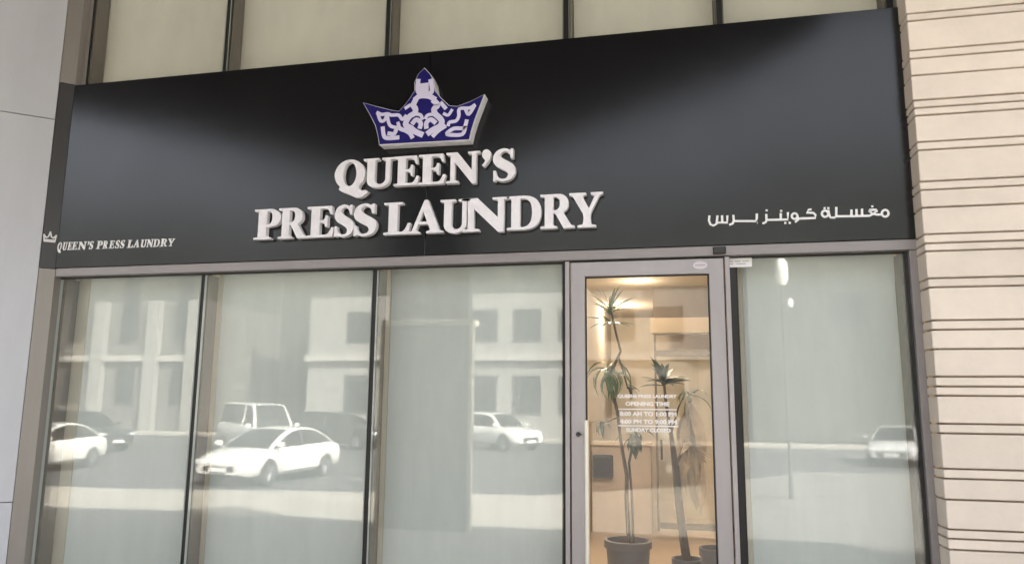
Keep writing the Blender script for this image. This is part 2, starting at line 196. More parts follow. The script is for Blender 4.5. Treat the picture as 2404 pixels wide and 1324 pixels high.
# ---------------------------------------------------------------- helpers
class MB:
    """collects geometry, then links it as ONE mesh object"""
    def __init__(s): s.v = []; s.f = []; s.m = []
    def add(s, vs, fs, mi=0):
        b = len(s.v); s.v += [tuple(v) for v in vs]
        for f in fs: s.f.append([b + i for i in f]); s.m.append(mi)
        return s
    def box(s, x0, x1, y0, y1, z0, z1, mi=0):
        vs = [(x, y, z) for z in (z0, z1) for y in (y0, y1) for x in (x0, x1)]
        return s.add(vs, [(0, 2, 3, 1), (4, 5, 7, 6), (0, 1, 5, 4), (1, 3, 7, 5), (3, 2, 6, 7), (2, 0, 4, 6)], mi)
    def poly_prism(s, loops, y0, y1, mi=0, mis=None, axis='y', front=True, back=True):
        """loops of (a,b); extruded from y0 (front) to y1; first loop is the outer one"""
        P = (lambda a, b, c: (a, c, b)) if axis == 'y' else (lambda a, b, c: (a, b, c))
        tris = geometry.tessellate_polygon([[Vector((a, b, 0)) for a, b in L] for L in loops])
        flat = [q for L in loops for q in L]; n = len(flat)
        def area(t): return sum(flat[t[i]][0] * flat[t[(i + 1) % 3]][1] - flat[t[(i + 1) % 3]][0] * flat[t[i]][1] for i in range(3))
        tris = [t if area(t) > 0 else t[::-1] for t in tris]
        fr = [t for t in tris]; bk = [tuple(n + i for i in t[::-1]) for t in tris]
        vs = [P(a, b, y0) for a, b in flat] + [P(a, b, y1) for a, b in flat]
        b = len(s.v); s.v += vs
        for t in (fr if front else []): s.f.append([b + i for i in t]); s.m.append(mi)
        for t in (bk if back else []): s.f.append([b + i for i in t]); s.m.append(mi)
        o = 0
        for L in loops:
            k = len(L); A = sum(L[i][0] * L[(i + 1) % k][1] - L[(i + 1) % k][0] * L[i][1] for i in range(k))
            ccw = A > 0 if o == 0 else A < 0
            for i in range(k):
                a, c = o + i, o + (i + 1) % k
                q = (a, n + a, n + c, c) if ccw else (c, n + c, n + a, a)
                s.f.append([b + i for i in q]); s.m.append(mi if mis is None else mis)
            o += k
        return s
    def ribbon(s, pts, wd, y, mi=0, cap=True):
        """flat stroke in the plane y = const through (x,z) points"""
        n = len(pts); h = wd / 2; L = []; R = []
        closed = n > 3 and abs(pts[0][0] - pts[-1][0]) + abs(pts[0][1] - pts[-1][1]) < 1e-4
        for i in range(n):
            a = pts[max(0, i - 1)]; c = pts[min(n - 1, i + 1)]
            if closed and i in (0, n - 1): a = pts[n - 2]; c = pts[1]
            dx, dz = c[0] - a[0], c[1] - a[1]; d = math.hypot(dx, dz) or 1; dx /= d; dz /= d
            x, z = pts[i]
            if cap and not closed:
                if i == 0: x -= dx * h * .7; z -= dz * h * .7
                if i == n - 1: x += dx * h * .7; z += dz * h * .7
            L.append((x - dz * h, y, z + dx * h)); R.append((x + dz * h, y, z - dx * h))
        return s.add(L + R, [(n + i, n + i + 1, i + 1, i) for i in range(n - 1)], mi)
    def stroke(s, pts, wd, y, mi=0):
        if len(pts) > 2:
            P = [pts[0]] + list(pts) + [pts[-1]]; q = []
            for i in range(1, len(P) - 2):
                for t in (0, .25, .5, .75):
                    q.append(tuple(.5 * (2 * b + (c - a) * t + (2 * a - 5 * b + 4 * c - d) * t * t + (3 * b - a - 3 * c + d) * t ** 3) for a, b, c, d in zip(P[i - 1], P[i], P[i + 1], P[i + 2])))
            pts = q + [P[-1]]
        return s.ribbon(pts, wd, y, mi)
    def tube(s, pts, rs, k=8, mi=0, caps=True):
        pts = [Vector(p) for p in pts]; n = len(pts); b = len(s.v)
        if not hasattr(rs, '__len__'): rs = [rs] * n
        for i, p in enumerate(pts):
            t = (pts[min(n - 1, i + 1)] - pts[max(0, i - 1)]).normalized()
            u = t.cross(Vector((0, 0, 1)) if abs(t.z) < .9 else Vector((1, 0, 0))).normalized(); w_ = t.cross(u)
            for j in range(k):
                a = 2 * math.pi * j / k
                s.v.append(tuple(p + (u * math.cos(a) + w_ * math.sin(a)) * rs[i]))
        for i in range(n - 1):
            for j in range(k):
                s.f.append([b + i * k + j, b + (i + 1) * k + j, b + (i + 1) * k + (j + 1) % k, b + i * k + (j + 1) % k]); s.m.append(mi)
        if caps:
            s.f.append([b + j for j in range(k)]); s.m.append(mi)
            s.f.append([b + (n - 1) * k + j for j in range(k)][::-1]); s.m.append(mi)
        return s
    def lathe(s, prof, c=(0, 0, 0), k=24, mi=0, axis='z'):
        b = len(s.v); n = len(prof)
        for r, h in prof:
            for j in range(k):
                a = 2 * math.pi * j / k; x, y = r * math.cos(a), r * math.sin(a)
                s.v.append((c[0] + x, c[1] + y, c[2] + h) if axis == 'z' else (c[0] + x, c[1] + h, c[2] + y))
        for i in range(n - 1):
            for j in range(k):
                q = [b + i * k + j, b + i * k + (j + 1) % k, b + (i + 1) * k + (j + 1) % k, b + (i + 1) * k + j]
                s.f.append(q if axis == 'z' else q[::-1]); s.m.append(mi)
        return s
    def mesh(s, name, mats):
        me = bpy.data.meshes.new(name); me.from_pydata(s.v, [], s.f)
        for m in (mats if isinstance(mats, (list, tuple)) else [mats]): me.materials.append(m)
        me.polygons.foreach_set('material_index', s.m); me.validate(); me.update()
        return me
    def build(s, name, mats, parent=None, smooth=False, bevel=0.0, angle=40):
        me = s.mesh(name, mats)
        if bevel or smooth:
            bm = bmesh.new(); bm.from_mesh(me)
            bmesh.ops.remove_doubles(bm, verts=bm.verts, dist=1e-5)
            bmesh.ops.recalc_face_normals(bm, faces=bm.faces)
            if bevel: bmesh.ops.bevel(bm, geom=bm.edges[:], offset=bevel, segments=1, affect='EDGES', clamp_overlap=True)
            bm.to_mesh(me); bm.free()
        o = bpy.data.objects.new(name, me); COL.objects.link(o)
        if smooth:
            for p in me.polygons: p.use_smooth = True
            me.set_sharp_from_angle(angle=math.radians(angle))
        if parent: o.parent = parent; o.matrix_parent_inverse = parent.matrix_world.inverted()
        return o

def tag(o, label=None, cat=None, group=None, kind=None):
    if label: o['label'] = label
    if cat: o['category'] = cat
    if group: o['group'] = group
    if kind: o['kind'] = kind
    return o
def thing(name, label, cat, loc=(0, 0, 0), rz=0, group=None):
    o = bpy.data.objects.new(name, None); o.empty_display_size = .1; COL.objects.link(o)
    o.matrix_world = Matrix.Translation(loc) @ Matrix.Rotation(rz, 4, 'Z')
    o.location = loc; o.rotation_euler = (0, 0, rz)
    return tag(o, label, cat, group)
def local(o, parent):
    """mesh already given in the parent's own coordinates"""
    o.parent = parent; o.matrix_parent_inverse = Matrix.Identity(4); return o
def bx(name, m, parent, *a, bevel=0.0):
    return MB().box(*a).build(name, m, parent, bevel=bevel)
def struct(o): o['kind'] = 'structure'; return o

# ---------------------------------------------------------------- ground and street
struct(MB().add([(-300, 40, -.75), (300, 40, -.75), (300, -400, -.75), (-300, -400, -.75)], [(3, 2, 1, 0)]).build('ground', M['ground']))
# raised forecourt that slopes down to the road
pv = MB()
xs = [-45, -12.4, -8.6, -3.2, 0.5, 4.0, 45]
ke = [-10.0, -11.2, -12.0, -12.7, -16.0, -21.0, -21.5]
for i in range(len(xs) - 1):
    a, b = xs[i], xs[i + 1]
    rows = [(0.6, 0, .6, 0), (-5.2, 0, -5.2, 0), (-8.6, -.48, -8.6, -.48), (ke[i], -.48, ke[i + 1], -.48)]
    for r0, r1 in zip(rows, rows[1:]):
        pv.add([(a, r0[0], r0[1]), (b, r0[2], r0[3]), (b, r1[2], r1[3]), (a, r1[0], r1[1])], [(0, 3, 2, 1)], 0 if i < 4 else 1)
struct(pv.build('pavement', [M['pave'], M['pave_grey']]))
kb = MB()
for i in range(len(xs) - 1):
    a, b = xs[i], xs[i + 1]; y0, y1 = ke[i], ke[i + 1]
    q = [(a, y0, -.476), (b, y1, -.476), (b, y1 - .16, -.476), (a, y0 - .16, -.476), (a, y0, -.62), (b, y1, -.62), (b, y1 - .16, -.62), (a, y0 - .16, -.62)]
    kb.add(q, [(0, 3, 2, 1), (3, 7, 6, 2)])
struct(kb.build('kerb', M['kerb']))
struct(MB().add([(-60, -9, -.60), (60, -9, -.60), (60, -37, -.60), (-60, -37, -.60)], [(3, 2, 1, 0)]).build('road', M['asphalt']))
struct(MB().box(-60, 60, -40, -37, -.75, -.48).build('far_pavement', M['pave']))

# ---------------------------------------------------------------- the shop building
GY0, GY1 = 0.06, 0.084                # glass front and back
shop = thing('shop_building', 'laundry shopfront with frosted window panes, dark joints and an aluminium framed glass door', 'building', (-1.5, 0.3, 0))
JX = [-4.19, -3.072, -1.852, -0.640, 0.322, 1.232]   # pane joints
# lower transom, jambs
bx('transom', M['alu_mauve'], shop, -4.186, 1.278, 0.006, 0.12, 2.428, 2.486, bevel=.003)
bx('jamb', M['alu_mauve'], shop, 1.232, 1.276, 0.012, 0.2, 0.0, 2.427, bevel=.003)
bx('jamb', M['black'], shop, 1.219, 1.2315, 0.05, 0.2, 0.0, 2.427)
for z0, z1 in ((0.0, 2.480), (3.830, 4.59)):
    MB().poly_prism([[(-4.27, -.052), (-4.262, -.056), (-4.189, .005), (-4.189, .2), (-4.27, .2)]], z0, z1, axis='z').build('side_return', M['alu_warm'], shop)
bx('sill', M['alu'], shop, -4.186, 1.278, 0.0, 0.22, 0.0, 0.10, bevel=.003)
PR = [(0, 1), (1, 2), (2, 3), (4, 5)]
for a, b in PR:
    x0, x1 = JX[a] + .018, JX[b] - .016
    if b == 5: x1 = 1.219
    if a == 0: x0 = -4.186
    if a == 4: x0 = JX[4] + .022
    p = MB().box(x0, x1, GY0, GY1, .102, 2.427); p.m = [1, 1, 0, 1, 0, 1]
    p.build('window_pane', [M['glass'], M['edge']], shop)
    px0 = JX[a] + .03; px1 = JX[b] - .03
    fb = bx('privacy_board', M['frost'], shop, px0 + (.03 if a != 0 else .09), px1, .205, .225, .10, 2.60, bevel=.002)
    bx('board_edge', M['cream'], shop, px0 - .002, px0 + (.028 if a != 0 else .088), .203, .222, .10, 2.58)
for i, x in enumerate(JX[1:5]):
    hw = .017 if i < 3 else .022
    bx('joint_gasket', M['black'], shop, x - hw, x + hw, .074, .09, .10, 2.427)
    bx('mullion', M['mull_side'], shop, x - .026, x + .026, .0905, .2045, .10, 2.427, bevel=.003)
bx('mullion', M['mull_side'], shop, 1.203, 1.2185, .0905, .2045, .10, 2.427)
bx('mullion', M['mull_side'], shop, -4.187, -4.165, .0905, .2045, .10, 2.427)
bx('head_gasket', M['black'], shop, -4.186, -.633, .057, .0595, 2.416, 2.4275)
bx('head_gasket', M['black'], shop, .30, 1.2185, .057, .0595, 2.416, 2.4275)
bx('head_box', M['alu_warm'], shop, -4.18, 1.21, .1205, .2, 2.45, 2.60)
# upper row of glazing above the sign
UX = [-4.172, -3.030, -1.828, -0.632, 0.299, 1.243]
for i in range(5):
    x0, x1 = UX[i] + .017, UX[i + 1] - .017
    p = MB().box(x0, x1, GY0, GY1, 3.4, 5.18); p.m = [1, 1, 0, 1, 0, 1]
    p.build('upper_pane', [M['up_glass'], M['edge']], shop)
    bx('blind_board', M['spandrel'], shop, UX[i] + .03, UX[i + 1] - .03, .205, .225, 3.3, 5.2, bevel=.002)
for i, x in enumerate(UX):
    bx('upper_joint', M['black'] if i else M['alu_warm'], shop, x - .017, x + .017, .06 if i in (0, 5) else .072, .09, 3.3, 5.19)
    bx('upper_mullion', M['mull_side'], shop, x - .026, x + .026, .0905, .2045, 3.3, 5.19, bevel=.003)
bx('jamb', M['alu_warm'], shop, 1.2615, 1.279, .02, .2, 3.0, 5.19)
# shell: upper wall, side walls, roof, floor slab over the shop
bx('upper_wall', M['render_wall'], shop, -14, 14, 0.02, 0.5, 5.2, 6.8)
bx('side_wall', M['render_wall'], shop, -14, -4.62, 0.02, 0.5, 0, 5.198)
bx('side_wall', M['render_wall'], shop, 2.9, 14, 0.02, 0.5, 0, 5.198)
bx('roof', M['render_wall'], shop, -14, 14, 0.5, 9.5, 6.5, 6.8)
bx('side_wall', M['render_wall'], shop, -14, -13.7, 0.5, 9.5, 0, 6.49)
bx('side_wall', M['render_wall'], shop, 13.7, 14, 0.5, 9.5, 0, 6.49)
bx('rear_wall', M['render_wall'], shop, -14, 14, 9.5, 9.8, 0, 6.8)
bx('floor_slab', M['render_wall'], shop, -4.6, 2.9, .23, 8.6, 3.12, 3.29)
cp = [(-7.0, -.02), (-6.33, -2.03), (-5.4, -3.03), (-4.67, -4.2), (-3.58, -5.5), (-1.92, -4.53), (-.60, -3.50), (.62, -2.62), (1.22, -1.85), (1.25, -.02)]
MB().poly_prism([cp[::-1]], 4.6, 4.95, axis='z').build('canopy', M['concrete'], shop)
bx('shade_slab', M['concrete'], shop, 1.262, 7.0, -2.6, -.02, 5.2, 5.5)  # unseen slab added to darken the top of the stone cladding

def _oval(cx_, cz_, a, b, n=24): return [(cx_ + a * math.cos(2 * math.pi * i / n), cz_ + b * math.sin(2 * math.pi * i / n)) for i in range(n)]
# door: third child level holds its frame, glass, handle and print
dl, dr_, dt = -.600, .268, 2.416
door = MB()
door.poly_prism([[(dl, .11), (dr_, .11), (dr_, dt), (dl, dt)], [(dl + .082, .32), (dr_ - .082, .32), (dr_ - .082, 2.330), (dl + .082, 2.330)]], .014, .066)
door = door.build('door', M['alu'], shop, bevel=.003)
bx('door_glass', M['door_glass'], door, dl + .0825, dr_ - .0825, .036, .046, .321, 2.3295)
gs = MB(); g0, g1, h0, h1 = dl + .0815, dr_ - .0815, .319, 2.331
for q in ((g0, g0 + .009, h0, h1), (g1 - .009, g1, h0, h1), (g0 + .009, g1 - .009, h1 - .009, h1), (g0 + .009, g1 - .009, h0, h0 + .009)):
    gs.box(q[0], q[1], .0335, .0355, q[2], q[3])
gs.build('glazing_bead', M['black'], door)
hd = MB().tube([(-.507, -.035, .55), (-.507, -.035, 1.505)], .0135, 12)
hd.build('door_handle', M['steel'], door, smooth=True)
for z in (1.38, .70): MB().tube([(-.507, -.030, z), (-.507, .013, z)], .007, 8).build('handle_bracket', M['black_metal'], door)
MB().lathe([(0, -.016), (.012, -.016), (.014, -.004), (.014, 0)], (-.560, .013, 1.425), 14, axis='y').tube([(-.56, -.004, 1.425), (-.538, -.006, 1.425)], .004, 6).build('lock_cylinder', M['black_metal'], door)
MB().poly_prism([_oval(.140, 2.378, .040, .023)], .0122, .0138).build('sticker', M['sticker'], door)
o = MB(); o.add([(.112, .0118, 2.375), (.168, .0118, 2.375), (.168, .0118, 2.381), (.112, .0118, 2.381)], [(0, 1, 2, 3)])
o.build('sticker_print', M['alu'], door)
bx('door_stop', M['alu'], shop, -.632, -.6075, .004, .05, .11, 2.42)
bx('door_stop', M['alu'], shop, .275, .2995, .004, .05, .11, 2.42)
MB().poly_prism([[(-.607, .102), (.2745, .102), (.2745, 2.4275), (-.607, 2.4275)], [(-.59, .2), (.258, .2), (.258, 2.405), (-.59, 2.405)]], .0665, .072).build('door_shadow_gap', M['black'], shop)
bx('closer_block', M['black_metal'], shop, .212, .282, -.012, .0055, 2.436, 2.477, bevel=.004)

def text_mesh(s, x0, x1, zc, h, y, m, parent, name='lettering', bold=.045):
    cu = bpy.data.curves.new('lettering', 'FONT'); cu.body = s; cu.size = 1; cu.offset = bold; cu.resolution_u = 3
    to = bpy.data.objects.new('lettering', cu); COL.objects.link(to)
    dg = bpy.context.evaluated_depsgraph_get()
    me = bpy.data.meshes.new_from_object(to.evaluated_get(dg)); bpy.data.objects.remove(to); bpy.data.curves.remove(cu)
    xs_ = [v.co.x for v in me.vertices]; ys_ = [v.co.y for v in me.vertices]
    mx, Mx, my, My = min(xs_), max(xs_), min(ys_), max(ys_)
    vs = [(x0 + (v.co.x - mx) / (Mx - mx) * (x1 - x0), y, zc + ((v.co.y - my) / (My - my) - .5) * h) for v in me.vertices]
    fs = [tuple(p.vertices) for p in me.polygons]; bpy.data.meshes.remove(me)
    return vs, fs
tm = MB()
for s, x0, x1, z, h in (('QUEENS PRESS LAUNDRY', -.336, -.008, 1.640, .023), ('OPENING TIME', -.294, -.050, 1.599, .024),
                        ('8:00 AM TO 1:00 PM', -.326, -.012, 1.543, .025), ('4:00 PM TO 9:00 PM', -.326, -.012, 1.500, .025), ('SUNDAY CLOSED', -.292, -.046, 1.454, .022)):
    tm.add(*text_mesh(s, x0, x1, z, h, .0350, None, None))
tm.box(-.335, -.010, .0348, .0352, 1.5655, 1.5715); tm.box(-.335, -.004, .0348, .0352, 1.4735, 1.4795)
tm.build('lettering', M['vinyl'], door)

pn = thing('paper_notice', 'small white paper notice stuck above the dark joint between door and right pane', 'notice', (.353, .057, 2.368))
local(MB().box(-.072, .072, -.0005, .0005, 0, .052).build('sheet', M['paper']), pn)
pt = MB()
for r, segs in enumerate(([(-.052, -.03), (-.02, .012), (.02, .055)], [(-.052, -.028), (-.012, .04)])):
    for a, b in segs: pt.box(a, b, -.0012, -.0007, .031 - r * .014, .036 - r * .014)
local(pt.build('print', M['ink']), pn)

# ---------------------------------------------------------------- sign
sign = thing('shop_sign', 'long black shop sign with a blue and white crown and raised white serif lettering', 'sign', (-1.45, 0.05, 2.484))
SX0, SX1, SZ0, SZ1, SJ = -4.186, 1.264, 2.488, 3.822, -1.500
bx('sign_panel', M['sign'], sign, SX0, SJ - .0012, 0, .03, SZ0, SZ1, bevel=.002)
bx('sign_panel', M['sign'], sign, SJ + .0012, SX1, 0, .03, SZ0, SZ1, bevel=.002)
bx('sign_box', M['sign_edge'], sign, SX0, SX1, .0305, .058, SZ0 + .002, SZ1 - .002)
MB().poly_prism([[(-4.27, -.052), (-4.262, -.056), (-4.188, .0), (-4.188, .058), (-4.27, .058)]], SZ0 - .004, SZ1, axis='z').build('return_panel', M['sign_edge'], sign)
bx('edge_trim', M['black_metal'], sign, SX1 + .001, SX1 + .012, .004, .058, SZ0, SZ1)

GLY = {
 'E': (78, [[(0,0),(71,0),(77,30),(70,31),(63,15),(55,8),(36,8),(36,47),(45,46),(50,42),(52,33),(58,33),(58,69),(52,69),(50,60),(45,55),(36,54),(36,92),(52,92),(60,87),(66,73),(72,74),(69,100),(0,100),(0,94),(9,92),(12,88),(12,12),(9,8),(0,6)]]),
 'L': (73, [[(0,0),(66,0),(72,34),(65,34),(58,16),(50,8),(37,8),(37,88),(40,92),(50,94),(50,100),(0,100),(0,94),(10,92),(13,88),(13,12),(10,8),(0,6)]]),
 'N': (102, [[(0,0),(38,0),(38,6),(29,8),(26,13),(26,68),(79,-4),(91,-4),(91,87),(94,92),(102,94),(102,100),(66,100),(66,94),(75,92),(78,87),(78,40),(34,100),(0,100),(0,94),(8,92),(13,86),(13,13),(10,8),(0,6)]]),
 'U': (95, [[(0,100),(48,100),(48,94),(39,92),(36,88),(36,30),(38,19),(44,12),(53,9),(62,12),(68,19),(70,30),(70,88),(67,92),(58,94),(58,100),(95,100),(95,94),(87,92),(84,88),(84,30),(81,15),(73,5),(60,-1),(46,-3),(31,-1),(19,6),(13,17),(12,30),(12,88),(9,92),(0,94)]]),
 'P': (76, [[(0,0),(50,0),(50,6),(39,8),(36,12),(36,41),(47,41),(61,44),(71,52),(76,64),(76,76),(71,88),(61,96),(48,100),(0,100),(0,94),(9,92),(12,88),(12,12),(9,8),(0,6)], [(36,92),(42,92),(48,88),(52,80),(52,63),(48,53),(42,49),(36,49)]]),
 'R': (95, [[(0,0),(47,0),(47,6),(39,8),(36,12),(36,45),(41,44),(63,3),(67,0),(95,0),(95,6),(88,8),(83,14),(64,47),(73,54),(78,64),(78,78),(74,89),(64,97),(50,100),(0,100),(0,94),(9,92),(12,88),(12,12),(9,8),(0,6)], [(36,92),(43,92),(50,88),(54,80),(54,66),(50,57),(43,53),(36,53)]]),
 'S': (63, [[(57,100),(57,70),(50,70),(47,82),(40,90),(31,93),(24,90),(20,83),(23,75),(33,67),(47,58),(58,49),(63,37),(62,22),(55,9),(44,1),(30,-2),(18,0),(10,4),(7,0),(1,0),(1,33),(8,33),(11,19),(19,9),(30,6),(39,9),(43,17),(40,26),(30,34),(15,43),(5,52),(0,64),(1,79),(8,92),(18,99),(30,102),(40,100),(47,96),(51,100)]]),
 'D': (94, [[(0,0),(46,0),(66,3),(82,13),(91,30),(94,50),(91,70),(82,87),(66,97),(46,100),(0,100),(0,94),(9,92),(12,88),(12,12),(9,8),(0,6)], [(36,92),(46,92),(58,87),(66,74),(69,50),(66,26),(58,13),(46,8),(39,8),(36,11)]]),
 'A': (102, [[(0,0),(34,0),(34,6),(26,8),(25,13),(30,28),(58,28),(64,13),(62,8),(54,6),(54,0),(102,0),(102,6),(95,8),(90,14),(57,103),(47,103),(14,14),(9,8),(0,6)], [(33,36),(55,36),(44,68)]]),
 'Y': (100, [[(22,0),(76,0),(76,6),(65,8),(62,12),(62,42),(84,84),(89,91),(98,94),(98,100),(62,100),(62,94),(70,92),(72,87),(56,54),(38,88),(40,92),(48,94),(48,100),(-2,100),(-2,94),(6,91),(12,84),(38,40),(38,12),(35,8),(22,6)]]),
 "'": (28, [[(2,92),(6,100),(14,103),(23,99),(28,89),(26,76),(20,63),(11,52),(5,48),(1,53),(8,61),(11,69),(5,75),(1,83)]]),
}
def _ell(cx, cz, rx, rz, a0, a1, n): return [(cx + rx * math.cos(math.radians(a0 + (a1 - a0) * i / n)), cz + rz * math.sin(math.radians(a0 + (a1 - a0) * i / n))) for i in range(n + 1)]
GLY['Q'] = (104, [_ell(46, 49, 46, 53, -48, 232, 30) + [(14, -3), (22, -10), (42, -20), (62, -32), (78, -36), (90, -30), (104, -15), (95, -9), (84, -11), (75, -4)], _ell(46, 50, 20, 43, 0, 345, 22)])
def smooth_loop(L):
    """Catmull-Rom through the gentle turns, corners kept"""
    n = len(L); ang = []
    for i in range(n):
        a, b, c = Vector(L[i - 1]), Vector(L[i]), Vector(L[(i + 1) % n])
        d1, d2 = b - a, c - b
        ang.append(abs(math.degrees(d1.angle_signed(d2))) if d1.length > 1e-9 and d2.length > 1e-9 else 0)
    out = []
    for i in range(n):
        j = (i + 1) % n; out.append(L[i])
        if ang[i] > 44 and ang[j] > 44: continue
        if math.dist(L[i], L[j]) < 3: continue
        p0 = L[i - 1] if ang[i] <= 44 else L[i]; p3 = L[(j + 1) % n] if ang[j] <= 44 else L[j]
        if math.dist(L[i], L[j]) > 45: continue
        for t in (1 / 3, 2 / 3):
            out.append(tuple(.5 * (2 * p1 + (p2 - q0) * t + (2 * q0 - 5 * p1 + 4 * p2 - q3) * t * t + (3 * p1 - q0 - 3 * p2 + q3) * t ** 3)
                             for q0, p1, p2, q3 in zip(p0, L[i], L[j], p3)))
    return out
SM = {k: (wd, [smooth_loop(L) if k != 'Q' else L for L in Ls]) for k, (wd, Ls) in GLY.items()}
def glyph(ch, x0, x1, z0, z1, slant=0.0):
    wd, Ls = SM[ch]; lo = min(p[0] for p in Ls[0]); hi = max(p[0] for p in Ls[0])
    return [[(x0 + (a - lo) / (hi - lo) * (x1 - x0) + slant * b / 100 * (z1 - z0), z0 + b / 100 * (z1 - z0)) for a, b in L] for L in Ls]
for row in (ROW1, ROW2):
    for ch, x0, x1, z0, z1 in row:
        e = .004
        MB().poly_prism(glyph(ch, x0 + e, x1 - e, z0, z1), -.045, -.006, 0, 1).build('letter', [M['letter'], M['letter_side']], sign)
sl = MB()
for ch, x0, x1, z0, z1 in SMALL:
    sl.poly_prism(glyph(ch, x0 + .002, x1 - .004, z0, z1, .12), -.004, -.0005)
sl.build('lettering', M['vinyl'], sign)
ab = MB()
for i, st in enumerate(ARABIC):
    dot = len(st) == 2 and math.dist(st[0], st[1]) < .0165
    ab.ribbon(st if not dot else [(st[0][0] + (st[1][0] - st[0][0]) * k_ / math.dist(st[0], st[1]), st[0][1]) for k_ in (0, .0115)], .0115 if dot else .0125, -.0030 - .00012 * (i % 8), cap=not dot)
ab.build('arabic_lettering', M['vinyl'], sign)
# crown: white can, blue face, white filigree
cxm = sum(p[0] for p in CROWN) / len(CROWN); czm = 3.36
def inset(L, d):
    n = len(L); A = sum(L[i][0] * L[(i + 1) % n][1] - L[(i + 1) % n][0] * L[i][1] for i in range(n)); sg = 1 if A > 0 else -1
    o = []
    for i in range(n):
        a, b, c = Vector(L[i - 1]), Vector(L[i]), Vector(L[(i + 1) % n])
        n1 = Vector((-(b - a).y, (b - a).x)).normalized() * sg; n2 = Vector((-(c - b).y, (c - b).x)).normalized() * sg
        m_ = (n1 + n2); k = max(.35, m_.length_squared / 2)
        o.append(tuple(b + m_ * d / k / 2 * 1.0))
    return o
cr = MB().poly_prism([inset(CROWN, -.006)], -.086, -.004).build('crown', M['letter_side'], sign)
MB().poly_prism([inset(CROWN, .0015)], -.090, -.0862).build('crown_face', M['crown_blue'], cr)
fm = MB()
for i, (st, wd) in enumerate(MOTIF): fm.stroke(st, wd * 1.2, -.0906 - .00015 * i)
fm.build('filigree', M['crown_white'], cr)
# the little crown at the head of the small text wraps on to the return panel
lc = MB()
CRs = [(-.5, .25), (-.42, -.3), (.42, -.3), (.5, .25), (.28, 0), (.12, .1), (0, .5), (-.12, .1), (-.28, 0), (-.5, .25)]
pts = [(-.050 + a * .074, 2.695 + b * .085) for a, b in CRs]
tmp = MB()
for seg in zip(pts, pts[1:]): tmp.ribbon(list(seg), .009, 0)
tmp.ribbon([(-.050 - .028, 2.680), (-.050 + .028, 2.680)], .009, 0)
for x, y, z in tmp.v:                       # x runs from the inner corner (0) out along the splayed return
    k_ = -x / .0928; lc.v.append((-4.188 - .074 * k_ + .0009, -.056 * k_ - .0012, z))
lc.f, lc.m = tmp.f, tmp.m
lc.build('small_crown', M['vinyl'], sign)

# ---------------------------------------------------------------- pillars
sp = thing('stone_pillar', 'wide peach stone clad pillar with uneven horizontal grooves beside the shopfront', 'pillar', (2.1, 0, 0))
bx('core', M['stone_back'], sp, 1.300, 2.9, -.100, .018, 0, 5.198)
bx('light_block_wall', M['stone'], sp, 2.901, 3.3, -.8, .018, 0, 5.198)  # unseen wall added to cut the light reaching the right pane
gz = [5.1, 4.62, 4.573, 4.40, 4.355, 4.25, 4.01, 3.965] + GROOVES + [.77, .60, .553, .40, .20, 0.0]
rr = random.Random(3)
for a, b in zip(gz, gz[1:]):
    g = .0045
    z0, z1 = b + g, a - g
    if z1 - z0 < .012: continue
    dy = rr.uniform(-.0015, .0015)
    MB().box(1.268 + rr.uniform(-.002, .002), 2.9, -.130 + dy, .019, z0, z1).build('stone_board', M['stone'], sp, bevel=.0035)

rc = thing('splayed_wall', 'smooth light grey panelled wall splayed outwards beside the long black sign', 'wall', (-4.266, -.058, 0), math.radians(40))
local(MB().box(-3.2, -.012, .012, .06, 0, 4.595).build('backing', M['joint']), rc)
for z0, z1 in ((0, .925), (.931, 3.545), (3.551, 4.59)):
    local(MB().box(-3.2, 0, 0, .0118, z0, z1).build('wall_panel', M['column'], bevel=.002), rc)

sq = thing('canopy_pier', 'broad flat grey canopy pier with pale edge trim standing on the forecourt', 'pier', (-3.21, -5.05, 0))
local(MB().box(-.555, .555, -.10, .10, 2.665, 4.595).build('shaft', M['sq'], bevel=.01), sq)
local(MB().box(-.59, .59, -.13, .13, 0, 2.59).build('base_jacket', M['sq'], bevel=.006), sq)
tr = MB().box(-.63, .63, -.16, .16, 2.591, 2.664)
local(tr.build('cap_trim', M['sq_trim'], bevel=.004), sq)
for sx in (-1, 1):
    local(MB().box(min(sx * .5905, sx * .635), max(sx * .5905, sx * .635), .06, .16, 0, 2.59).build('corner_trim', M['sq_trim']), sq)

# ---------------------------------------------------------------- inside the shop
FZ = .10
struct(bx('floor', M['in_floor'], None, -4.5, 2.6, .23, 8.0, 0.0, FZ))
struct(bx('ceiling', M['in_ceil'], None, -4.5, 2.6, .23, 8.0, 2.98, 3.10))
struct(bx('wall', M['in_wall'], None, -4.5, 2.6, 8.0, 8.2, 0.0, 3.1))
struct(bx('wall', M['in_wall'], None, -4.59, -4.5, .23, 8.0, 0.0, 3.1))
struct(bx('wall', M['in_wall'], None, 2.6, 2.8, .23, 8.0, 0.0, 3.1))
struct(bx('wall', M['in_wall'], None, -1.25, -1.05, .60, 8.0, FZ, 2.979))
struct(bx('ceiling_bulkhead', M['in_wall2'], None, -.27, 2.599, 4.75, 7.0, 2.60, 2.979))
struct(bx('wall', M['in_wall'], None, -.10, 2.599, 6.2, 6.4, FZ, 2.599))
struct(bx('light_shelf', M['in_shelf'], None, -.30, 2.599, 4.66, 4.749, 2.42, 2.60))

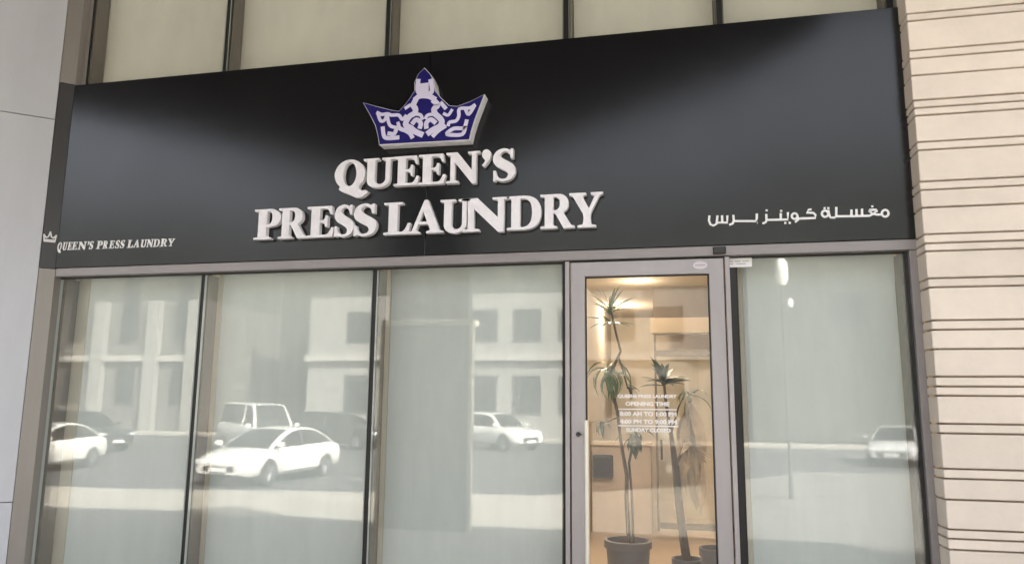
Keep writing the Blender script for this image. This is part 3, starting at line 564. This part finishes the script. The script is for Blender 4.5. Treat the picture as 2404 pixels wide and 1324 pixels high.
ct = thing('reception_counter', 'long beige reception counter across the back of the shop', 'counter', (-.70, 5.1, FZ))
local(MB().box(-.34, .36, -.15, .25, 0, 1.00).build('front_panel', M['counter']), ct)
local(MB().box(-.35, .38, -.19, .28, 1.001, 1.035).build('countertop', M['in_floor'], bevel=.005), ct)
cb = thing('display_box', 'dark slate box fixed to the front of the beige counter', 'box', (-.90, 4.93, .72))
local(MB().box(-.12, .12, -.06, .018, 0, .27).build('housing', M['slate'], bevel=.012), cb)
local(MB().box(-.10, .10, -.064, -.0605, .03, .24).build('face', M['black_metal']), cb)

gp = thing('glass_partition', 'dark framed glass partition door behind the potted plants', 'partition', (-.25, 4.55, FZ))
for q in ((-.012, .012, .10, 2.30), (1.5, 1.53, .10, 2.30)):
    local(MB().box(q[0], q[1], -.02, .02, q[2], q[3]).build('stile', M['wood_dark']), gp)
local(MB().box(.0125, 1.4995, -.03, .03, 2.04, 2.11).build('top_rail', M['wood_dark']), gp)
local(MB().box(.0125, 1.4995, -.02, .02, 2.285, 2.30).build('head_rail', M['wood_dark']), gp)
local(MB().box(.0125, 1.4995, -.03, .03, .13, .19).build('bottom_rail', M['wood_dark']), gp)
local(MB().box(.0125, 1.4995, -.004, .004, .191, 2.039).build('pane', M['door_glass']), gp)
local(MB().tube([(.05, -.05, .88), (.05, -.05, 1.10)], .012, 8).tube([(.05, -.05, .9), (.05, -.003, .9)], .007, 6).tube([(.05, -.05, 1.08), (.05, -.003, 1.08)], .007, 6).build('pull_handle', M['black_metal']), gp)

for i, (x, y) in enumerate(((-.42, 4.25), (.55, 2.0), (-.70, 2.1), (-2.6, 2.2), (-.80, 6.4))):
    lb = ('round ceiling downlight glowing near the bulkhead', 'round ceiling downlight over the right side of the shop', 'round ceiling downlight over the potted plants',
          'round ceiling downlight behind the frosted panes', 'round ceiling downlight over the back wall')[i]
    t = thing('ceiling_light', lb, 'ceiling light', (x, y, 2.98), group='round downlights in the shop ceiling')
    local(MB().lathe([(.05, -.004), (.072, -.004), (.072, 0)], k=20).build('trim_ring', M['vinyl']), t)
    local(MB().lathe([(0, -.003), (.05, -.003)], k=20).build('lens', M['lamp']), t)
    L = bpy.data.lights.new('downlight', 'POINT'); L.energy = (1.5, 6, 17, 5, 5)[i]; L.color = (1.0, .87, .69); L.shadow_soft_size = .06
    lo = bpy.data.objects.new('downlight', L); COL.objects.link(lo); lo.parent = t; lo.location = (0, 0, -.12)

def leaf_mesh(name, ln_, wd, droop, m, n=6):
    b = MB(); L = []; C_ = []; R = []
    for i in range(n + 1):
        t = i / n; wv = wd * math.sin(math.pi * min(1, .12 + t * .88)) ** .7 * (1 if i < n else 0)
        ang = droop * t * t; x = ln_ * t * math.cos(ang * .8); z = -ln_ * t * math.sin(ang * .8)
        L.append((x, wv / 2, z + wv * .12)); C_.append((x, 0, z)); R.append((x, -wv / 2, z + wv * .12))
    b.add(L + C_ + R, [(i, n + 1 + i, n + 2 + i, i + 1) for i in range(n)] + [(n + 1 + i, 2 * n + 2 + i, 2 * n + 3 + i, n + 2 + i) for i in range(n)])
    return b.mesh(name, m)
LF = {(d, k): leaf_mesh('leaf', ln_, wd, d, M[k]) for d in (.15, .7, 1.3) for k, ln_, wd in (('leaf', .20, .021), ('leaf_dark', .14, .034), ('leaf_tan', .42, .075))}
def rosette(parent, c, n, kind, el0, el1, droop, sc, seed, rz0=0, spread=360):
    r = random.Random(seed)
    for i in range(n):
        o = bpy.data.objects.new('leaf', LF[(droop, kind)]); COL.objects.link(o); o.parent = parent
        az = math.radians(rz0 + spread * (i + r.random() * .6) / n); el = math.radians(r.uniform(el0, el1)); s = sc * r.uniform(.75, 1.15)
        o.location = (c[0] + r.uniform(-.006, .006), c[1] + r.uniform(-.006, .006), c[2] + r.uniform(-.02, .02))
        o.rotation_euler = (r.uniform(-.4, .4), -el, az); o.scale = (s, s, s)
def pot_parts(t, r0, r1, h):
    local(MB().lathe([(r0 * .96, 0), (r0, .01), (r1 * .97, h - .05), (r1 * 1.04, h - .05), (r1 * 1.06, h - .045), (r1 * 1.06, h), (r1 * .93, h), (r1 * .92, h - .04)], k=28).build('pot', M['pot'], smooth=True), t)
    local(MB().lathe([(r1 * .93, h - .042), (0, h - .035)], k=28).build('soil', M['soil']), t)
pl = thing('potted_plant', 'tall thin dracaena with drooping leaf tufts in a mauve grey pot', 'plant', (-.355, .98, FZ), group='potted plants behind the glass door')
pot_parts(pl, .105, .150, .60)
for pts_, rs in (([(.01, 0, .56), (-.005, 0, .85), (.0, 0, 1.02), (-.035, .01, 1.22), (-.06, .01, 1.45), (-.10, 0, 1.62), (-.095, 0, 1.72), (-.03, 0, 1.86)], [.015, .014, .013, .011, .011, .013, .012, .008]),
                 ([(.035, .02, .56), (.03, .02, .9), (.015, .01, 1.10), (.055, 0, 1.28)], [.009, .008, .009, .008]),
                 ([(-.03, -.01, 1.86), (-.06, 0, 1.98), (-.085, 0, 2.10), (-.10, 0, 2.16)], [.008, .008, .008, .006]),
                 ([(-.045, 0, 1.82), (-.01, 0, 1.70), (.015, 0, 1.60)], [.007, .006, .005]),
                 ([(-.065, .01, 1.40), (-.13, -.01, 1.38), (-.17, -.02, 1.36)], [.006, .005, .004])):
    local(MB().tube(pts_, rs, 7).build('stem', M['bark'], smooth=True), pl)
rosette(pl, (-.10, 0, 2.13), 26, 'leaf', 5, 80, .15, 1.0, 1)
rosette(pl, (-.10, 0, 2.06), 9, 'leaf', -15, 15, .15, .95, 2)
rosette(pl, (-.105, 0, 1.72), 24, 'leaf', -50, 55, 1.3, 1.15, 3)
rosette(pl, (.02, 0, 1.62), 5, 'leaf_dark', -60, 0, .7, .75, 4, -40, 80)
rosette(pl, (.055, 0, 1.29), 18, 'leaf_dark', -70, 40, .7, 1.0, 5)
rosette(pl, (-.17, -.02, 1.37), 7, 'leaf_dark', -80, 10, .7, .75, 6)

p2 = thing('potted_plant', 'leaning dark trunked plant with wilted tan leaves in a low dark pot', 'plant', (.03, .98, FZ), group='potted plants behind the glass door')
pot_parts(p2, .075, .095, .50)
local(MB().tube([(0, 0, .46), (-.02, 0, .62), (-.045, 0, .85), (-.06, 0, 1.08), (-.085, .01, 1.30), (-.115, .01, 1.52), (-.125, 0, 1.66)], [.030, .029, .027, .024, .014, .010, .008], 9).build('trunk', M['bark'], smooth=True), p2)
local(MB().tube([(-.085, .01, 1.30), (-.03, -.01, 1.48), (.01, -.02, 1.56)], [.008, .006, .005], 7).build('branch', M['bark'], smooth=True), p2)
rosette(p2, (-.125, 0, 1.64), 24, 'leaf_dark', 0, 85, .15, 1.35, 7)
rosette(p2, (.01, -.02, 1.57), 6, 'leaf', -40, 20, .7, .7, 8)
rosette(p2, (.045, .04, 1.50), 13, 'leaf_tan', -88, -50, .7, 1.1, 9)
rosette(p2, (.06, .05, 1.30), 14, 'leaf_tan', -89, -66, .15, 1.1, 10)
rosette(p2, (.04, .0, 1.56), 6, 'leaf', -60, 30, .7, .9, 11)
local(MB().tube([(-.06, 0, 1.08), (.02, .03, 1.28), (.05, .05, 1.40), (.045, .04, 1.52)], [.010, .008, .007, .005], 7).build('branch', M['bark'], smooth=True), p2)
p3 = thing('planter', 'squat mauve grey planter standing beside the low dark pot', 'planter', (.215, .84, FZ))
pot_parts(p3, .085, .105, .60)

# ---------------------------------------------------------------- vehicles
def car(name, label, loc, rz, paint, kind='sedan', group='cars on the street opposite'):
    t = thing(name, label, 'van' if kind == 'van' else 'car', loc, rz, group)
    pm = M[paint]
    if kind == 'sedan':
        Ln, hw, gr = 4.6, .90, .30
        st = [(-2.30, .42, .78, .74), (-2.22, .30, .92, .84), (-1.7, .26, 1.00, .90), (-.9, .24, .98, .91), (.2, .24, .95, .91), (1.0, .24, .93, .90), (1.7, .26, .84, .89), (2.1, .28, .72, .82), (2.28, .34, .58, .70)]
        roof = [(1.22, .93), (.82, 1.15), (.36, 1.34), (-.15, 1.43), (-.75, 1.43), (-1.25, 1.34), (-1.70, 1.14), (-1.98, 1.00)]; wx = (1.38, -1.36); wr = .33; bp = -.28
    elif kind == 'suv':
        Ln, hw, gr = 4.7, .95, .35
        st = [(-2.32, .45, .95, .82), (-2.26, .32, 1.08, .88), (-1.7, .30, 1.12, .93), (-.9, .28, 1.10, .95), (.2, .28, 1.08, .95), (1.0, .28, 1.06, .94), (1.8, .30, .98, .92), (2.2, .32, .88, .86), (2.32, .40, .70, .76)]
        roof = [(1.10, 1.06), (.78, 1.36), (.40, 1.58), (-.1, 1.68), (-1.2, 1.70), (-1.80, 1.64), (-2.08, 1.40), (-2.24, 1.12)]; wx = (1.45, -1.42); wr = .37; bp = -.40
    else:
        Ln, hw, gr = 5.0, .92, .35
        st = [(-2.50, .40, 1.20, .86), (-2.46, .30, 1.25, .90), (-1.5, .28, 1.25, .92), (0, .28, 1.22, .92), (1.4, .28, 1.18, .92), (2.0, .30, 1.08, .90), (2.35, .32, .95, .86), (2.5, .40, .75, .78)]
        roof = [(2.0, 1.10), (1.72, 1.55), (1.40, 1.92), (.9, 2.04), (-1.4, 2.08), (-2.25, 2.05), (-2.42, 1.75), (-2.48, 1.22)]; wx = (1.65, -1.50); wr = .35; bp = .55
    b = MB(); N = 9
    for x, zb, zt, h in st:
        ring = [(0, zb), (h * .86, zb), (h * .97, zb + .10), (h, (zb + zt) * .5), (h * .985, zt - .12), (h * .90, zt - .01), (h * .6, zt + .03), (0, zt + .045)]
        full = [(y, z) for y, z in ring] + [(-y, z) for y, z in ring[-2:0:-1]]
        NR = len(full); b.v += [(x, y, z) for y, z in full]
    for i in range(len(st) - 1):
        for j in range(NR):
            b.f.append([i * NR + j, (i + 1) * NR + j, (i + 1) * NR + (j + 1) % NR, i * NR + (j + 1) % NR]); b.m.append(0)
    b.f.append(list(range(NR))); b.m.append(0); b.f.append([(len(st) - 1) * NR + j for j in range(NR)][::-1]); b.m.append(0)
    local(b.build('body', pm, smooth=True, angle=38), t)
    fx0, fz0 = roof[0]; zb_ = fz0; zt_ = max(z for _, z in roof); bw, tw = hw * .88, hw * .70
    # greenhouse: roof line smoothed, then a grid of side / shoulder / top strips
    P = [roof[0]] + roof + [roof[-1]]; ln2 = []
    for i in range(1, len(P) - 2):
        for t_ in (0, .34, .67):
            ln2.append(tuple(.5 * (2 * b_ + (c_ - a_) * t_ + (2 * a_ - 5 * b_ + 4 * c_ - d_) * t_ * t_ + (3 * b_ - a_ - 3 * c_ + d_) * t_ ** 3) for a_, b_, c_, d_ in zip(P[i - 1], P[i], P[i + 1], P[i + 2])))
    ln2.append(roof[-1]); n2 = len(ln2)
    hwz = lambda z: bw + (tw - bw) * max(0, min(1, (z - zb_) / (zt_ - zb_)))
    gl_ = MB(); rf = MB(); mid = (roof[0][0] + roof[-1][0]) / 2
    cut = .86
    for s_ in (1, -1):
        loop = [(x + (mid - x) * .045, z - .055 * (z > zb_ + .1)) for x, z in ln2]
        k0 = len(gl_.v); gl_.v += [(x, s_ * (hwz(z) + .002), z) for x, z in loop]
        gl_.f.append([k0 + i for i in (range(n2) if s_ > 0 else range(n2 - 1, -1, -1))]); gl_.m.append(0)
        # painted arch between the side glass and the roof
        k1 = len(rf.v)
        for (x, z), (x2, z2) in zip(ln2, loop): rf.v += [(x2, s_ * (hwz(z2) + .006), z2), (x, s_ * hwz(z) * .985, z - .012), (x, s_ * hwz(z) * .90, z)]
        for i in range(n2 - 1):
            for e_ in (0, 1):
                q_ = [k1 + 3 * i + e_, k1 + 3 * i + 3 + e_, k1 + 3 * i + 4 + e_, k1 + 3 * i + 1 + e_]; rf.f.append(q_ if s_ > 0 else q_[::-1]); rf.m.append(0)
    for i in range(n2 - 1):
        (xa, za), (xb, zb2) = ln2[i], ln2[i + 1]; m_ = rf if min(za, zb2) > zb_ + (zt_ - zb_) * cut else gl_
        k2 = len(m_.v)
        for x, z in ((xa, za), (xb, zb2)): m_.v += [(x, hwz(z) * .90, z), (x, hwz(z) * .5, z + .018), (x, 0, z + .026), (x, -hwz(z) * .5, z + .018), (x, -hwz(z) * .90, z)]
        for e_ in range(4): m_.f.append([k2 + e_, k2 + 5 + e_, k2 + 6 + e_, k2 + 1 + e_][::-1]); m_.m.append(0)
    local(gl_.build('windows', M['car_glass']), t)
    local(rf.build('roof', pm, smooth=True, angle=50), t)
    pl_ = MB()
    for s_ in (1, -1):
        zt2 = min(ln2, key=lambda q: abs(q[0] - bp))[1] - .05
        pl_.tube([(bp + .03, s_ * (hwz(zb_) + .004), zb_), (bp, s_ * (hwz(zt2) + .004), zt2)], .035, 6)
    local(pl_.build('pillars', M['black'] if kind != 'van' else pm, smooth=True), t)
    for x in wx:
        for s in (1, -1):
            y1 = s * (hw - .17); w_ = MB().lathe([(wr * .62, -.10), (wr * .96, -.11), (wr, -.08), (wr, .08), (wr * .96, .11), (wr * .62, .10)], (x, s * (hw - .10), wr), 24, axis='y')
            wo_ = local(w_.build('wheel', M['tyre'], smooth=True), t)
            rm = MB().lathe([(0, s * .085), (wr * .2, s * .095), (wr * .62, s * .105)], (x, s * (hw - .10), wr), 20, axis='y')
            for k in range(5):
                a = 2 * math.pi * k / 5; rm.tube([(x, s * (hw + .006), wr), (x + wr * .58 * math.cos(a), s * (hw + .012), wr + wr * .58 * math.sin(a))], .025, 5)
            local(rm.build('rim', M['rim'], smooth=True), wo_)
            ar_ = MB().lathe([(wr * 1.16, s * -.02), (wr * 1.02, s * .014), (wr * .9, s * .012)], (x, s * (hw - .01), wr + .02), 24, axis='y')
            local(ar_.build('wheel_arch', M['black']), t)
    fx = st[-1][0]; fz = st[-1][2]
    for s in (1, -1):
        local(MB().box(fx - .22, fx - .02, s * hw * .55 if s > 0 else -hw * .84, hw * .84 if s > 0 else -hw * .55, fz - .02, fz + .10).build('headlight', M['lamp_lens'], bevel=.02), t)
        local(MB().box(-Ln / 2 - .02, -Ln / 2 + .16, s * hw * .5 if s > 0 else -hw * .86, hw * .86 if s > 0 else -hw * .5, st[0][2] - .10, st[0][2] + .05).build('tail_light', M['tail'], bevel=.02), t)
        local(MB().box(fx0 - .22, fx0 - .06, s * hw if s > 0 else -hw - .18, hw + .18 if s > 0 else -hw, fz0 + .03, fz0 + .17).build('mirror', pm, bevel=.03), t)
    local(MB().box(fx + .031, fx + .04, -.26, .26, .40, .51).build('number_plate', M['vinyl']), t)
    local(MB().box(fx - .06, fx + .03, -hw * .5, hw * .5, .42, fz - .04).build('grille', M['black'], bevel=.01), t)
    return t
RZ = -.60
car('parked_car', 'white sedan parked nose towards the shop below the van', (-11.25, -15.3, RZ), math.radians(95), 'car_white')
car('parked_car', 'white sedan at the far end of the forecourt kerb', (-19.2, -15.4, RZ), math.radians(80), 'car_white')
car('van', 'white high roofed van standing behind the white sedan', (-17.6, -25.0, RZ), math.radians(40), 'car_white', 'van')
car('parked_car', 'small white car far across the road under the pale block', (-8.5, -31.0, RZ), math.radians(35), 'car_white', 'suv')
car('parked_car', 'dark off-roader right of the van on the far side', (-15.6, -29.0, RZ), math.radians(8), 'car_dark', 'suv')
car('parked_car', 'dark off-roader between the far sedan and the van', (-25.0, -23.5, RZ), math.radians(12), 'car_dark', 'suv')
car('parked_car', 'pale silver saloon turned half towards the shop before the olive block', (8.2, -27.5, RZ), math.radians(110), 'car_silver')
car('parked_car', 'dark off-roader nearest the long grey block', (-30.5, -27.0, RZ), math.radians(5), 'car_dark', 'suv')

# ---------------------------------------------------------------- blocks across the street
def block(name, label, x0, x1, y, h, wm, cols, rows, ww, ledges=(), fins=()):
    t = thing(name, label, 'building', ((x0 + x1) / 2, y, -.48))
    bx('wall', M[wm], t, x0, x1, y - 10, y, -.48, 8.2)
    bx('upper_wall', M['bld_olive'], t, x0, x1, y - 10, y, 8.202, h)
    for z in ledges: bx('ledge', M['kerb'], t, x0 - .1, x1 + .1, y + .001, y + .35, z, z + .4)
    for x in fins: bx('pilaster', M['bld_white'], t, x, x + .9, y + .001, y + .5, -.48, 8.2)
    for x in cols:
        for z0, z1 in rows:
            fr_ = MB().poly_prism([[(x, z0), (x + ww, z0), (x + ww, z1), (x, z1)], [(x + .08, z0 + .08), (x + ww - .08, z0 + .08), (x + ww - .08, z1 - .08), (x + .08, z1 - .08)]], y + .06, y + .002)
            fr_ = fr_.build('window', M['bld_frame'], t)
            bx('pane', M['bld_glass'], fr_, x + .08, x + ww - .08, y + .003, y + .03, z0 + .08, z1 - .08)
    bx('parapet', M['bld_olive'], t, x0 - .05, x1 + .05, y - .3, y + .08, h + .001, h + .8)
    return t
ROWS = [(.9, 3.2), (5.26, 7.23), (8.9, 10.9)]
block('apartment_block', 'pale apartment block with square dark windows and a stone ledge', -23.2, 3.2, -40, 13.2, 'bld_white', [-20.6, -15.2, -12.4, -9.7, -6.9, -4.1, -1.3], ROWS, 1.72, ledges=(4.1,))
block('office_block', 'long grey block with pale vertical pilasters', -56, -31, -40, 13.8, 'bld_grey', [-54.2, -50, -45.8, -41.6, -37.4, -33.2], [(1.2, 3.6), (5.4, 11.5)], 1.5, ledges=(4.1,), fins=[-56, -51.8, -47.6, -43.4, -39.2, -35, -31.9])
block('recessed_block', 'dark set back block in the gap between the pale block and the office block', -31.5, -22.6, -51, 17.0, 'bld_olive', [-29], [(5.6, 7.6)], 1.7)
block('tower_block', 'dull olive block with few windows across the road', 4.2, 34, -42, 15.5, 'bld_olive', [9, 16, 23], [(6.2, 8.2), (10, 12)], 1.7)

sl_ = thing('glint_post', 'slim grey post added to carry two white glint shapes, a large one over a small one', 'added post', (2.45, -14.0, -.48))  # made-up post: its white shapes only supply two glints in the right pane
local(MB().tube([(0, 0, 0), (0, 0, .8), (0, 0, 5.36)], [.06, .04, .028], 10).build('post', M['bld_frame'], smooth=True), sl_)
local(MB().lathe([(0, 0), (.10, .02), (.17, .2), (.15, .55), (.06, .68), (0, .7)], (0, 0, 4.85), 16).build('glint_shape', M['car_white'], smooth=True), sl_)
local(MB().tube([(0, 0, 4.40), (.14, .1, 4.42)], .02, 6).build('bracket', M['joint']), sl_)
local(MB().lathe([(0, 0), (.07, .03), (.08, .16), (.03, .24), (0, .24)], (.15, .1, 4.30), 12).build('small_glint_shape', M['car_white'], smooth=True), sl_)
